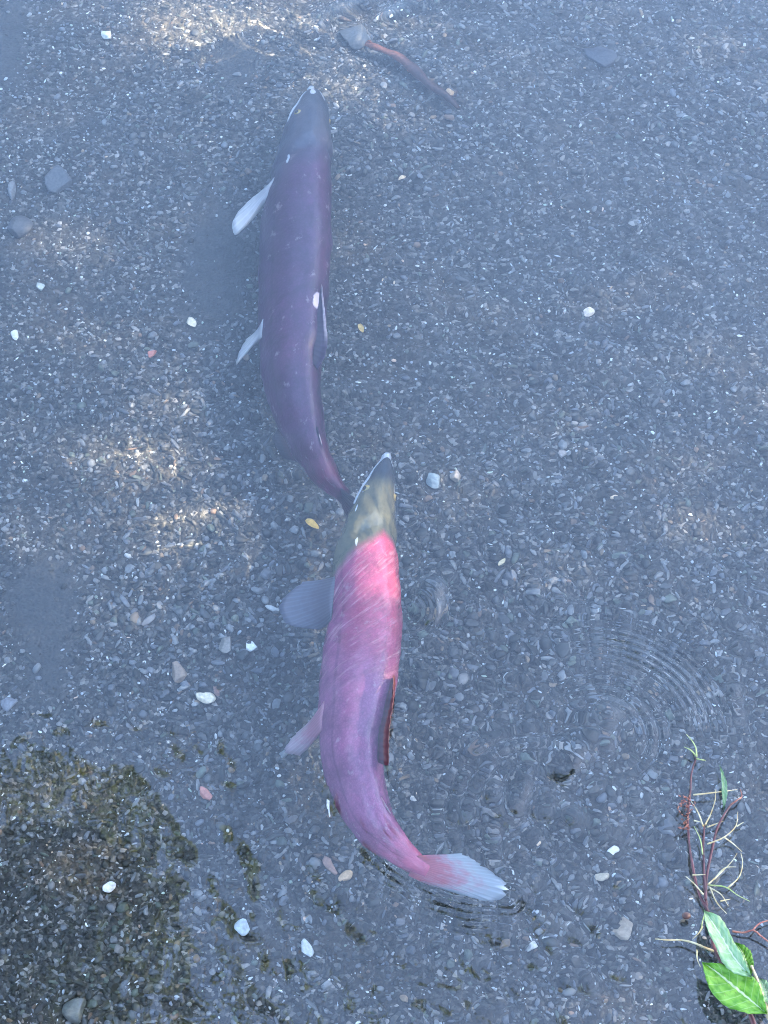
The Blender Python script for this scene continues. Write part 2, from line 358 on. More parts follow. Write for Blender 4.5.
# ------------------------------------------------------------------ salmon
def skin_mat(name, head, snout, body, rear, back2, tailc, edge_u, edge_slant, marks, stripe, rough=.32, soft=.013):
    """UV: x = head to tail 0..1, y = round the body (0.5 = back, 0 / 1 = belly)"""
    m, n = mat(name)
    uv = N(n, 'ShaderNodeUVMap', uv_map='UVMap').outputs[0]; s = N(n, 'ShaderNodeSeparateXYZ'); L(n, uv, s.inputs[0]); u, v = s.outputs[0], s.outputs[1]
    sc_ = N(n, 'ShaderNodeVectorMath', operation='MULTIPLY'); L(n, uv, sc_.inputs[0]); sc_.inputs[1].default_value = (1.0, .42, 1)
    q = sc_.outputs[0]
    off = mth(n, 'ABSOLUTE', mth(n, 'SUBTRACT', v, .5))            # 0 back .. .5 belly
    nz = noise(n, q, 14, 6, .65); nf = noise(n, q, 60, 4, .6)
    bodyc = mix(n, smooth(n, mth(n, 'ADD', off, mth(n, 'MULTIPLY', mth(n, 'SUBTRACT', nz, .5), .25)), .06, .30), body, back2)
    bodyc = mix(n, smooth(n, mth(n, 'ADD', u, mth(n, 'MULTIPLY', nz, .16)), .46, .68), bodyc, rear)
    bodyc = mix(n, smooth(n, u, .84, .98), bodyc, tailc)
    bodyc = mix(n, .78, bodyc, ramp(n, nz, [(.3, (.55, .5, .55)), (.5, (1, 1, 1)), (.72, (1.35, 1.2, 1.25))]), 'MULTIPLY')
    bodyc = mix(n, .4, bodyc, ramp(n, nf, [(.35, (.7, .7, .7)), (.65, (1.25, 1.25, 1.25))]), 'MULTIPLY')
    sca = N(n, 'ShaderNodeTexVoronoi', i_Scale=170.0, feature='DISTANCE_TO_EDGE'); L(n, q, sca.inputs['Vector'])
    bodyc = mix(n, .35, bodyc, ramp(n, sca.outputs['Distance'], [(0, (.55, .55, .6)), (.25, (1.1, 1.1, 1.1))]), 'MULTIPLY')
    scf = mth(n, 'MULTIPLY', smooth(n, noise(n, q, 34, 6, .7), .58, .68), .38); bodyc = mix(n, scf, bodyc, mix(n, .6, bodyc, (.62, .50, .52)))
    ll = mth(n, 'ABSOLUTE', mth(n, 'SUBTRACT', off, mth(n, 'ADD', .235, mth(n, 'MULTIPLY', nf, .012))))
    bodyc = mix(n, mth(n, 'MULTIPLY', mth(n, 'SUBTRACT', 1, smooth(n, ll, .003, .009)), .35), bodyc, mix(n, 1.0, bodyc, (.35, .35, .4), 'MULTIPLY'))     # lateral line
    if stripe:                                                     # wet wrinkle highlights painted as pale stripes across the shoulder
        r0 = N(n, 'ShaderNodeMapping'); L(n, q, r0.inputs[0]); r0.inputs['Rotation'].default_value = (0, 0, R(stripe[2]))
        r_ = N(n, 'ShaderNodeVectorMath', operation='MULTIPLY'); L(n, r0.outputs[0], r_.inputs[0]); r_.inputs[1].default_value = (95, 11, 1)
        st = mth(n, 'MULTIPLY', smooth(n, noise(n, r_.outputs[0], 1.0, 5, .7), .46, .74), smooth(n, noise(n, q, 11, 2), .30, .55))
        msk = mth(n, 'MULTIPLY', smooth(n, u, stripe[0] - .05, stripe[0] + .02), mth(n, 'SUBTRACT', 1, smooth(n, u, stripe[1] - .02, stripe[1] + .12)))
        bodyc = mix(n, mth(n, 'MULTIPLY', mth(n, 'MULTIPLY', st, msk), .62), bodyc, (.88, .45, .52))
    headc = mix(n, smooth(n, u, .03, .10), snout, head)
    headc = mix(n, .55, headc, ramp(n, noise(n, q, 34, 6, .65), [(.3, (.55, .55, .55)), (.5, (1, 1, 1)), (.7, (1.5, 1.4, 1.2))]), 'MULTIPLY')
    e = mth(n, 'SUBTRACT', u, mth(n, 'MULTIPLY', off, edge_slant)); e = mth(n, 'ADD', e, mth(n, 'MULTIPLY', mth(n, 'SUBTRACT', nz, .5), .03))
    c = mix(n, smooth(n, e, edge_u - soft, edge_u + soft), headc, bodyc)
    belly = smooth(n, off, .36, .46); c = mix(n, mth(n, 'MULTIPLY', belly, .6), c, (.30, .26, .27))
    for mu, mv, ru, rv, col in marks:                              # glints painted into the colour on cheek and gill, other pale spots, tail tint
        dx = mth(n, 'DIVIDE', mth(n, 'SUBTRACT', u, mu), ru); dy = mth(n, 'DIVIDE', mth(n, 'SUBTRACT', v, mv), rv)
        d = mth(n, 'ADD', mth(n, 'MULTIPLY', dx, dx), mth(n, 'MULTIPLY', dy, dy)); d = mth(n, 'ADD', d, mth(n, 'MULTIPLY', mth(n, 'SUBTRACT', nf, .5), 1.6))
        c = mix(n, mth(n, 'SUBTRACT', 1, smooth(n, d, .5, 1.1)), c, col)
    vo = N(n, 'ShaderNodeTexVoronoi', i_Scale=150.0); L(n, q, vo.inputs['Vector'])
    hh = mth(n, 'ADD', mth(n, 'MULTIPLY', vo.outputs['Distance'], .5), nf)
    if stripe: hh = mth(n, 'ADD', hh, mth(n, 'MULTIPLY', mth(n, 'MULTIPLY', st, msk), 2.2))
    out(n, principled(n, c, rough, Normal=bump(n, hh, .45, .0012), Specular_IOR_Level=.5)); return m
def fin_mat(name, root, tip, edge=None, rays=26):
    m, n = mat(name)
    uv = N(n, 'ShaderNodeUVMap', uv_map='UVMap').outputs[0]; s = N(n, 'ShaderNodeSeparateXYZ'); L(n, uv, s.inputs[0])
    k = mth(n, 'SINE', mth(n, 'MULTIPLY', s.outputs[0], rays * 6.283)); nz = noise(n, uv, 9, 4)
    c = mix(n, smooth(n, mth(n, 'ADD', s.outputs[1], mth(n, 'MULTIPLY', mth(n, 'SUBTRACT', nz, .5), .7)), .25, .85), root, tip)
    if edge: c = mix(n, mth(n, 'MULTIPLY', smooth(n, s.outputs[1], .62, .82), smooth(n, s.outputs[0], .25, .5)), c, edge)
    c = mix(n, .3, c, ramp(n, k, [(.3, (.75, .75, .75)), (.8, (1.2, 1.2, 1.2))]), 'MULTIPLY')
    p = principled(n, c, .4, Normal=bump(n, k, .22, .0008))
    tr = N(n, 'ShaderNodeBsdfTranslucent'); L(n, c, tr.inputs[0])
    ms = N(n, 'ShaderNodeMixShader', i_0=.35); L(n, p, ms.inputs[1]); L(n, tr.outputs[0], ms.inputs[2]); out(n, ms.outputs[0]); return m
def plain(name, color, rough=.4):
    m, n = mat(name); tc = N(n, 'ShaderNodeTexCoord').outputs['Object']
    c = mix(n, .6, color, ramp(n, noise(n, tc, 220, 4), [(.3, (.6, .6, .6)), (.7, (1.3, 1.3, 1.3))]), 'MULTIPLY'); out(n, principled(n, c, rough)); return m

class Fish:
    """body lofted through stations (pixel x, pixel y, half width in pixels, depth z, roll, height/width)"""
    def __init__(f, st, label, group, fat=1.0):
        f.st = st; f.fat = fat; P = [under(a, b, z) if z < 0 else at(a, b, z) for a, b, _, z, _, _ in st]
        rows = []
        for (a, b, hw, z, ro, asp), p in zip(st, P):
            W = hw * pxm(a, b) * (1 + .0) * (CAM - p).length / (CAM - at(a, b)).length
            W *= f.fat; wv = W / math.sqrt(math.cos(R(ro)) ** 2 + (asp * math.sin(R(ro))) ** 2)
            rows.append((p.x, p.y, p.z, wv, wv * asp, ro, b))
        f.K = 96; f.rows = spline(rows, f.K); d = np.linalg.norm(np.diff(f.rows[:, :3], axis=0), axis=1); f.s = np.r_[0, np.cumsum(d)]; f.len = f.s[-1]; f.s /= f.len
        f.root = thing('salmon', label, 'salmon', tuple(np.round(f.rows[f.K // 2, :3], 4)), group)
    def frame(f, s):
        g = lambda k: float(np.interp(s, f.s, f.rows[:, k])); e = .012
        p = Vector((g(0), g(1), g(2))); a, b = max(0, s - e), min(1, s + e)
        t = Vector([float(np.interp(b, f.s, f.rows[:, k]) - np.interp(a, f.s, f.rows[:, k])) for k in range(3)]).normalized()
        t = -t                                                      # towards the head
        l = Vector((0, 0, 1)).cross(t).normalized(); u = t.cross(l).normalized(); ro = R(g(5))
        return p, t, l * math.cos(ro) + u * math.sin(ro), u * math.cos(ro) - l * math.sin(ro), g(3), g(4)
    def surf(f, s, phi, k=1.0, add=0.0):                            # phi: degrees from the back, positive to the fish's left
        p, t, l, u, w_, h_ = f.frame(s); q = R(phi); c, sn = math.cos(q), math.sin(q)
        e = 2 / 2.15; x = math.copysign(abs(sn) ** e, sn) * w_; y = math.copysign(abs(c) ** e, c) * h_
        if c > 0: x *= 1 - .22 * c * c                              # narrower along the back
        v = l * x + u * y; return p + v * k + v.normalized() * add
    def loc(f, s, a, b, back=0.0):
        p, t, l, u, w_, h_ = f.frame(s); return p + l * a + u * b - t * back
    def s_at(f, py): return float(np.interp(py, f.rows[:, 6], f.s))
    def body(f, m, gill=(.2, .26), seg=56, mouth=.11):
        v, uv = [], []
        for i in range(f.K):
            s = f.s[i]
            for k in range(seg + 1):
                t = k / seg; phi = (t - .5) * 360
                a = abs(phi) / 180; add = 0
                e = gill[0] + a * (gill[1] - gill[0]) * 2
                add += -.0042 * math.exp(-((s - e - .010) / .006) ** 2) * (1 if .12 < a < .9 else .0) + .0022 * math.exp(-((s - e + .018) / .02) ** 2) * (a > .1)
                if s < mouth: add -= .0035 * math.exp(-((abs(phi) - 108 + 8 * s / mouth) / 7) ** 2) * (1 - (s / mouth) ** 3) * min(1, s / .01)
                add += .0007 * math.sin(s * 70 + 5 * a) * math.sin(a * 9 + s * 22)
                v.append(f.surf(s, phi, 1, add)); uv.append((s, t))
        w_ = seg + 1; fc = [(i * w_ + k, i * w_ + k + 1, (i + 1) * w_ + k + 1, (i + 1) * w_ + k) for i in range(f.K - 1) for k in range(seg)]
        n0 = len(v); v += [f.surf(0, 0, 0) + f.frame(0)[1] * .004, f.surf(1, 0, 0) - f.frame(1)[1] * .003]; uv += [(0, .5), (1, .5)]
        fc += [(n0, k + 1, k) for k in range(seg)] + [(n0 + 1, (f.K - 1) * w_ + k, (f.K - 1) * w_ + k + 1) for k in range(seg)]
        me = mesh('body', local(f.root, v), [tuple(reversed(q)) for q in fc], True, uv); return link('body', me, m, f.root)
    def fin(f, name, root, tip, m, thick=.0016, nu=18, nv=9, curl=0.0, ragged=.0, seed=1):
        r = random.Random(seed)
        A = spline([tuple(p) for p in root], nu); B = spline([tuple(p) for p in tip], nu)
        nrm = Vector(np.cross(A[-1] - A[0], B[nu // 2] - A[nu // 2])).normalized()
        top, bot, uv = [], [], []
        for i in range(nu):
            rg = 1 - ragged * r.random() * (i % 2)
            for j in range(nv):
                t = j / (nv - 1) * (rg if j == nv - 1 else 1); p = Vector(A[i] * (1 - t) + B[i] * t)
                p += nrm * (curl * math.sin(math.pi * t) + .0006 * math.sin(i * 2.1) * t)
                th = thick * (1 - .8 * t) / 2 * (1 if 0 < i < nu - 1 else .4)
                top.append(p + nrm * th); bot.append(p - nrm * th); uv.append((i / (nu - 1), j / (nv - 1)))
        k = nu * nv; fc = []
        for i in range(nu - 1):
            for j in range(nv - 1):
                a = i * nv + j; q = (a, a + nv, a + nv + 1, a + 1); fc += [q, tuple(k + x for x in reversed(q))]
        edge = [i * nv for i in range(nu)] + [(nu - 1) * nv + j for j in range(1, nv)] + [i * nv + nv - 1 for i in range(nu - 2, -1, -1)] + [j for j in range(nv - 2, 0, -1)]
        for a, b in zip(edge, edge[1:] + edge[:1]): fc.append((b, a, k + a, k + b))
        return link(name, mesh(name, local(f.root, top + bot), fc, True, uv + uv), m, f.root)
    def eyes(f, s, phi, rad, me_, mp):
        for sg in (1, -1):
            c_ = f.surf(s, phi * sg, 1, -rad * .45); o_ = (f.surf(s, phi * sg, 1, .01) - c_).normalized()
            v, fc = ico(2); M = o_.to_track_quat('Z', 'Y').to_matrix()
            e = link('eye', mesh('eye', local(f.root, [c_ + M @ Vector((p.x * rad, p.y * rad, p.z * rad * .8)) for p in v]), fc), me_, f.root)
            d = c_ + o_ * rad * .62
            link('pupil', mesh('pupil', local(f.root, [d + M @ Vector((p.x * rad * .5, p.y * rad * .5, p.z * rad * .25)) for p in v]), fc), mp, e)
    def lips(f, mouth, m):
        for sg in (1, -1):
            pts = [f.surf(mouth * t, sg * (101 - 8 * t), 1, -.0004) for t in np.linspace(.02, 1, 14)]
            v, fc = tube(pts, [.0016 + .0012 * math.sin(math.pi * min(1, t * 1.1)) for t in np.linspace(0, .95, 14)], 7); link('lip', mesh('lip', local(f.root, v), fc), m, f.root)
        # lower jaw with a slight hook
        pts = [f.loc(s, 0, -f.frame(s)[5] * .86, 0) for s in (.16, .12, .08, .045, .02)] + [f.loc(0, 0, -f.frame(0)[5] * .7, -.006), f.loc(0, 0, -f.frame(0)[5] * .1, -.010)]
        v, fc = tube(pts, [.006, .009, .010, .0095, .008, .006, .003], 10); link('lower_jaw', mesh('lower_jaw', local(f.root, v), fc), m, f.root)

G = 'spawning salmon in the shallow stream'
m_eye = plain('eye_gold', (.30, .24, .10), .15); m_pupil = plain('eye_black', (.01, .01, .01), .08); m_lip = plain('jaw_pale', (.42, .44, .47), .35)
# the deeper purple fish above
ST1 = [(313, 91, 5.5, -.120, 20, 1.1), (313, 96, 9.5, -.121, 22, 1.1), (312.5, 104, 13.5, -.121, 24, 1.15), (309, 122, 20.5, -.12, 26, 1.25), (305, 154, 26, -.119, 30, 1.35),
       (301, 185, 30, -.118, 33, 1.42), (297.5, 216, 33.5, -.117, 36, 1.48), (296.5, 247, 34.5, -.117, 37, 1.5), (295, 279, 34, -.117, 37, 1.5), (294, 310, 33, -.117, 36, 1.5),
       (293, 341, 31.5, -.117, 35, 1.5), (292.5, 369, 29, -.117, 34, 1.5), (295.5, 395, 25.5, -.117, 30, 1.5), (302.5, 422, 21.5, -.118, 26, 1.5), (311, 448, 17, -.118, 20, 1.55),
       (319.5, 464, 14, -.118, 14, 1.6), (328, 478, 11, -.117, 10, 1.7), (337, 489, 8.5, -.116, 6, 1.8), (345, 497, 6.5, -.115, 4, 2.0)]
F1 = Fish(ST1, 'dull purple salmon swimming deeper, its tail tip under the snout of the other', G, 1.05)
sk1 = skin_mat('skin_purple', (.045, .05, .075), (.045, .055, .075), (.066, .018, .060), (.060, .018, .056), (.038, .017, .048), (.10, .016, .045), .19, .16,
               [(.215, .70, .014, .010, (.45, .47, .5)), (.012, .56, .012, .06, (.5, .5, .52)), (.02, .40, .02, .02, (.45, .45, .48)), (.578, .508, .020, .034, (.62, .46, .50))], None, .42, .075)
F1.body(sk1, (.155, .205)); F1.eyes(.085, 66, .006, m_eye, m_pupil); F1.lips(.10, m_lip)
fm_pale = fin_mat('fin_pale', (.50, .50, .52), (.62, .62, .62), None, 11); fm_purple = fin_mat('fin_purple', (.035, .018, .04), (.055, .03, .07), (.62, .48, .50), 16)
fm_dark = fin_mat('fin_dark', (.075, .04, .06), (.05, .045, .06), None, 14)
u1 = lambda x, y, z: under(x, y, z)
s = F1.s_at
F1.fin('pectoral_fin', [F1.surf(s(183), 98), F1.surf(s(190), 104), F1.surf(s(199), 110)], [u1(253, 197, -.13), u1(238, 213, -.135), u1(232, 226, -.139), u1(236, 235, -.142), u1(246, 227, -.142), u1(261, 210, -.135)], fm_pale, .003, 22, 9, .004)
F1.fin('pectoral_fin', [F1.surf(s(183), -112), F1.surf(s(199), -118)], [F1.surf(s(225), -112, 1.5), F1.surf(s(232), -125, 1.5)], fm_pale, .003, 10, 7)
F1.fin('pelvic_fin', [F1.surf(s(322), 104), F1.surf(s(338), 112)], [u1(247, 338, -.148), u1(240, 352, -.152), u1(237, 365, -.155), u1(242, 358, -.155), u1(251, 346, -.15)], fm_pale, .003, 18, 8, .003)
F1.fin('pelvic_fin', [F1.surf(s(322), -125), F1.surf(s(338), -130)], [F1.surf(s(350), -122, 1.5), F1.surf(s(358), -130, 1.5)], fm_pale, .003, 10, 7)
F1.fin('dorsal_fin', [F1.surf(s(378), 0, .98), F1.surf(s(350), 0, .97), F1.surf(s(322), 0, .97), F1.surf(s(306), 0, .97)],
       [F1.surf(s(382), 0) + Vector((.006, -.006, .002)), F1.surf(s(362), 0) + Vector((.015, -.016, .004)), F1.surf(s(334), 0) + Vector((.0125, -.008, .005)), F1.surf(s(303), 0) + Vector((.003, .004, .004))], fm_purple, .0028, 24, 8, .002, .05)
F1.fin('anal_fin', [F1.surf(s(410), 165), F1.surf(s(432), 170), F1.surf(s(452), 172)], [u1(277, 428, -.165), u1(274, 440, -.168), u1(283, 456, -.165)], fm_dark, .003, 14, 7)
F1.fin('adipose_fin', [F1.surf(s(446), 0, .97), F1.surf(s(436), 0, .97)], [F1.loc(s(460), 0, F1.frame(s(460))[5] + .004), F1.loc(s(452), 0, F1.frame(s(452))[5] + .004)], fm_purple, .003, 8, 5)
e = F1.frame(1)[5]
F1.fin('tail_fin', [F1.loc(.985, 0, e * .9), F1.loc(.992, 0, 0), F1.loc(.985, 0, -e * .9)],
       [F1.loc(1, .004, .042, .040), F1.loc(1, .002, .02, .034), F1.loc(1, .0, 0, .026), F1.loc(1, .002, -.02, .034), F1.loc(1, .004, -.045, .040)], fm_dark, .004, 24, 9, .003, .06)

# the red fish in front, its back just breaking the surface
ST2 = [(386.5, 459, 3.5, -.046, 14, 1.1), (384.5, 469, 9, -.048, 16, 1.15), (381, 483, 14, -.050, 18, 1.2), (377, 497, 18.5, -.051, 20, 1.25), (373, 512, 23, -.051, 22, 1.3), (370, 526, 26, -.051, 24, 1.35),
       (367.5, 540, 28.5, -.0505, 27, 1.38), (366.5, 555, 31.5, -.050, 29, 1.42), (366, 583, 34.5, -.049, 33, 1.48), (366.5, 612, 36.5, -.048, 36, 1.5), (364, 640, 39, -.048, 38, 1.5),
       (360.5, 669, 40, -.048, 39, 1.48), (357.5, 698, 38.5, -.045, 39, 1.45), (353.5, 733, 34, -.039, 38, 1.45), (353, 751, 31.5, -.037, 36, 1.45), (355.5, 769, 29.5, -.036, 34, 1.45),
       (360, 788, 27, -.035, 32, 1.45), (366, 806, 24.5, -.033, 30, 1.45), (375, 824, 21.5, -.030, 32, 1.4), (387, 839, 18, -.026, 38, 1.4), (402, 853, 14, -.024, 46, 1.4), (417, 864, 10.5, -.019, 54, 1.4), (429, 871, 7.5, -.015, 60, 1.35)]
ST2 = [(a, b, c, z - .005 * min(1, max(0, (850 - b) / 60)), r_, h) for a, b, c, z, r_, h in ST2]
F2 = Fish(ST2, 'bright pink-red salmon with olive head and pale tail, its back breaking the surface', G)
sk2 = skin_mat('skin_red', (.125, .122, .080), (.045, .055, .068), (.54, .085, .150), (.27, .085, .175), (.27, .055, .14), (.46, .11, .18), .215, .26,
               [(.145, .70, .010, .008, (.6, .62, .62)), (.09, .70, .014, .007, (.6, .62, .6)), (.235, .665, .014, .008, (.62, .64, .62)), (.99, .5, .05, .4, (.48, .10, .17))], (.25, .50, 38), .24, .02)
F2.body(sk2, (.165, .23)); F2.eyes(.092, 68, .0068, m_eye, m_pupil); F2.lips(.125, m_lip)
fm_grey = fin_mat('fin_grey', (.13, .125, .16), (.16, .17, .22), None, 15); fm_pink = fin_mat('fin_pink', (.50, .22, .28), (.55, .42, .46), None, 9)
fm_red = fin_mat('fin_red', (.11, .014, .020), (.085, .018, .020), None, 13); fm_tail = fin_mat('fin_tail_pale', (.52, .15, .19), (.42, .46, .50), None, 20)
s = F2.s_at
F2.fin('pectoral_fin', [F2.surf(s(578), 104), F2.surf(s(598), 110), F2.surf(s(622), 114)], [u1(303, 582, -.075), u1(279, 606, -.082), u1(284, 622, -.085), u1(318, 630, -.082)], fm_grey, .0022, 22, 10, .004, .04)
F2.fin('pectoral_fin', [F2.surf(s(582), -112), F2.surf(s(610), -118)], [F2.surf(s(630), -104, 1.5), F2.surf(s(650), -120, 1.45)], fm_grey, .0022, 12, 8)
F2.fin('pelvic_fin', [F2.surf(s(708), 106), F2.surf(s(732), 116)], [u1(296, 733, -.088), u1(284, 752, -.094), u1(300, 756, -.094)], fm_pink, .003, 14, 8, .003, .05)
F2.fin('pelvic_fin', [F2.surf(s(708), -122), F2.surf(s(732), -128)], [F2.surf(s(740), -112, 1.5), F2.surf(s(755), -126, 1.5)], fm_pink, .003, 10, 7)
fh = lambda y, a, k: F2.loc(s(y), a, F2.frame(s(y))[5] + k)
F2.fin('dorsal_fin', [F2.surf(s(690), -9, .98), F2.surf(s(718), -9, .97), F2.surf(s(745), -9, .97), F2.surf(s(776), -9, .97)],
       [F2.surf(s(694), 0) + Vector((.006, .002, .012)), F2.surf(s(722), 0) + Vector((.013, 0, .024)), F2.surf(s(752), 0) + Vector((.0155, -.005, .029)), F2.surf(s(782), 0) + Vector((.014, -.012, .029))], fm_red, .0034, 26, 9, -.004, .05)
F2.fin('anal_fin', [F2.surf(s(782), 168), F2.surf(s(812), 172)], [F2.loc(s(800), -.006, -F2.frame(s(800))[5] - .008), F2.loc(s(826), -.006, -F2.frame(s(826))[5] - .010)], fm_pink, .003, 12, 7)
F2.fin('adipose_fin', [F2.surf(s(812), 0, .97), F2.surf(s(822), 0, .97)], [F2.loc(s(826), 0, F2.frame(s(826))[5] + .003), F2.loc(s(832), 0, F2.frame(s(832))[5] + .003)], fm_pink, .003, 8, 5)
ft = lambda x, y, z: under(x, y, z) if z < 0 else at(x, y, z)
F2.fin('tail_fin', [ft(418, 855, -.010), ft(413, 866, -.017), ft(408, 876, -.026)],
       [ft(462, 853, -.008), ft(484, 866, -.005), ft(508, 893, -.0005), ft(498, 901, -.005), ft(470, 897, -.012), ft(446, 890, -.020)], fm_tail, .0045, 36, 12, .003, .07)

# ------------------------------------------------------------------ leaf material and sprig on the near side
def leaf_mat(name, c1, c2, vein=None, transl=.35, rough=.42, nveins=9):
    m, n = mat(name)
    if vein:
        uv = N(n, 'ShaderNodeUVMap', uv_map='UVMap').outputs[0]; s_ = N(n, 'ShaderNodeSeparateXYZ'); L(n, uv, s_.inputs[0])
        a = mth(n, 'ABSOLUTE', mth(n, 'SUBTRACT', s_.outputs[1], .5))
        nz = noise(n, uv, 7, 5); c = mix(n, smooth(n, nz, .35, .65), c1, c2)
        sv = mth(n, 'SINE', mth(n, 'MULTIPLY', mth(n, 'ADD', s_.outputs[0], mth(n, 'MULTIPLY', a, -.32)), nveins * 6.283))
        c = mix(n, mth(n, 'MULTIPLY', smooth(n, sv, .90, 1.0), .22), c, vein)
        c = mix(n, mth(n, 'SUBTRACT', 1, smooth(n, a, .018, .040)), c, vein); c = mix(n, mth(n, 'MULTIPLY', smooth(n, noise(n, uv, 16, 6, .7), .62, .68), .8), c, (.16, .10, .04)); hgt = mth(n, 'ADD', mth(n, 'MULTIPLY', sv, .4), nz)
    else:
        g_ = N(n, 'ShaderNodeNewGeometry'); nz = noise(n, g_.outputs['Position'], 5, 3); c = mix(n, smooth(n, mth(n, 'ADD', mth(n, 'MULTIPLY', nz, .5), mth(n, 'MULTIPLY', g_.outputs['Random Per Island'], .5)), .3, .7), c1, c2); hgt = nz
    p = principled(n, c, rough, Normal=bump(n, hgt, .5, .0015)); tr = N(n, 'ShaderNodeBsdfTranslucent'); L(n, c, tr.inputs[0])
    ms = N(n, 'ShaderNodeMixShader', i_0=transl); L(n, p, ms.inputs[1]); L(n, tr.outputs[0], ms.inputs[2]); out(n, ms.outputs[0]); return m
def stalk_mat(name, a, b, sc_=120):
    m, n = mat(name); tc = N(n, 'ShaderNodeTexCoord').outputs['Object']
    f_ = noise(n, tc, sc_, 4); c = ramp(n, f_, [(.35, a), (.65, b)]); out(n, principled(n, c, .55, Normal=bump(n, f_, .4, .001))); return m
m_lp = leaf_mat('leaf_pale', (.24, .42, .18), (.34, .50, .28), (.62, .70, .54)); m_lg = leaf_mat('leaf_green', (.10, .30, .015), (.22, .45, .05), (.55, .66, .36))
m_red = stalk_mat('stalk_red', (.045, .012, .018), (.11, .03, .035)); m_straw = stalk_mat('straw', (.34, .23, .09), (.48, .42, .26)); m_thr = stalk_mat('thread_green', (.22, .30, .08), (.34, .36, .14)); m_rust = stalk_mat('stalk_rust', (.20, .05, .04), (.30, .13, .08))
def zs(x, y):                                  # the sprig leans out over the water, tips lower than its root
    return .007 + .006 * max(0, (y - 880) / 144)
def sp(X, Y, dz=0): x = 568 + X / 3.415; y = 724 + Y / 3.415; return at(x, y, zs(x, y) + dz)
root = thing('leafy_sprig', 'leafy sprig with thin red stalks and curled straw threads, leaning over water', 'plant', tuple(sp(560, 960)))
RT = np.random.default_rng(31)
def stalk(name, pts, r0, r1, m, seg=6, dz=0.0, parent=None):
    q = spline([tuple(sp(*p, dz=dz + random.uniform(-.004, .004))) for p in pts], max(6, 5 * len(pts)))
    v, f = tube(q, list(np.linspace(r0 * .72, r1 * .72, len(q)) * RT.uniform(.85, 1.15, len(q))), seg); return link(name, mesh(name, local(root, v), f), m, parent or root)
stalk('stalk', [(478, 640), (450, 585), (425, 480), (413, 400), (410, 310), (418, 230), (426, 150), (440, 112)], .0026, .0012, m_red)
stalk('stalk', [(475, 640), (470, 590), (464, 480), (462, 420), (466, 345)], .0026, .0013, m_red)
stalk('stalk', [(470, 600), (474, 520), (492, 430), (512, 350), (530, 315), (556, 275)], .0024, .0014, m_red)
stalk('stalk', [(556, 275), (580, 258), (592, 235), (588, 222)], .0016, .0007, m_rust)
stalk('stalk', [(640, 1040), (610, 960), (560, 860), (505, 780), (478, 640)], .0040, .0026, m_red)
stalk('stalk', [(510, 780), (470, 765), (430, 748), (388, 738), (340, 738), (298, 734)], .0022, .0008, m_straw)
stalk('stalk', [(560, 708), (600, 712), (632, 705), (660, 725), (690, 748)], .0016, .0012, m_rust); stalk('stalk', [(630, 705), (650, 684), (690, 668)], .0014, .0009, m_rust)
for pts, gm in (([(440, 112), (436, 80), (424, 58), (404, 35)], 't'), ([(440, 112), (420, 90), (396, 78)], 't'), ([(440, 118), (455, 122), (470, 124)], 't'), ([(428, 242), (500, 234), (578, 224)], 's'),
                ([(468, 345), (490, 300), (502, 262), (505, 222)], 's'), ([(462, 350), (448, 310), (420, 262)], 's'), ([(460, 445), (452, 395), (430, 348)], 't'), ([(475, 410), (530, 388), (572, 350), (580, 300)], 's'),
                ([(535, 388), (565, 410), (594, 436)], 's'), ([(425, 516), (470, 514)], 's'), ([(478, 548), (530, 500), (565, 462), (578, 440)], 's'), ([(480, 550), (540, 558), (580, 585), (622, 606)], 't'),
                ([(480, 556), (525, 585), (548, 622)], 's'), ([(485, 558), (508, 610), (542, 648)], 's'), ([(500, 530), (540, 490), (574, 488)], 's'), ([(462, 582), (430, 545), (402, 520)], 's'),
                ([(476, 352), (530, 332)], 's'), ([(440, 772), (442, 805), (452, 830)], 's'), ([(460, 690), (448, 712), (425, 735)], 's'), ([(545, 560), (585, 520), (596, 470), (590, 440)], 's'),
                ([(575, 350), (600, 335)], 's'), ([(430, 330), (455, 335)], 's'), ([(520, 605), (555, 598)], 's'), ([(470, 640), (458, 680), (455, 700)], 't')):
    stalk('thread', pts, .0014, .0005, m_thr if gm == 't' else m_straw, 5, .002)
random.seed(11)
v, f = [], []
for i in range(46):                             # reddish fluff of a spent flower head
    X0, Y0 = random.gauss(402, 13), random.uniform(245, 360); a = random.uniform(0, 6.28); l_ = random.uniform(6, 16)
    tv, tf = tube([sp(X0, Y0, .002), sp(X0 + math.cos(a) * l_ * .5, Y0 + math.sin(a) * l_ * .5, .005), sp(X0 + math.cos(a) * l_, Y0 + math.sin(a) * l_, random.uniform(0, .01))], [.0006, .0008, .0003], 4)
    b = len(v); v += tv; f += [tuple(b + x for x in q) for q in tf]
tag(link('seed_fluff', mesh('seed_fluff', local(root, v), f), m_rust, root), kind='stuff')
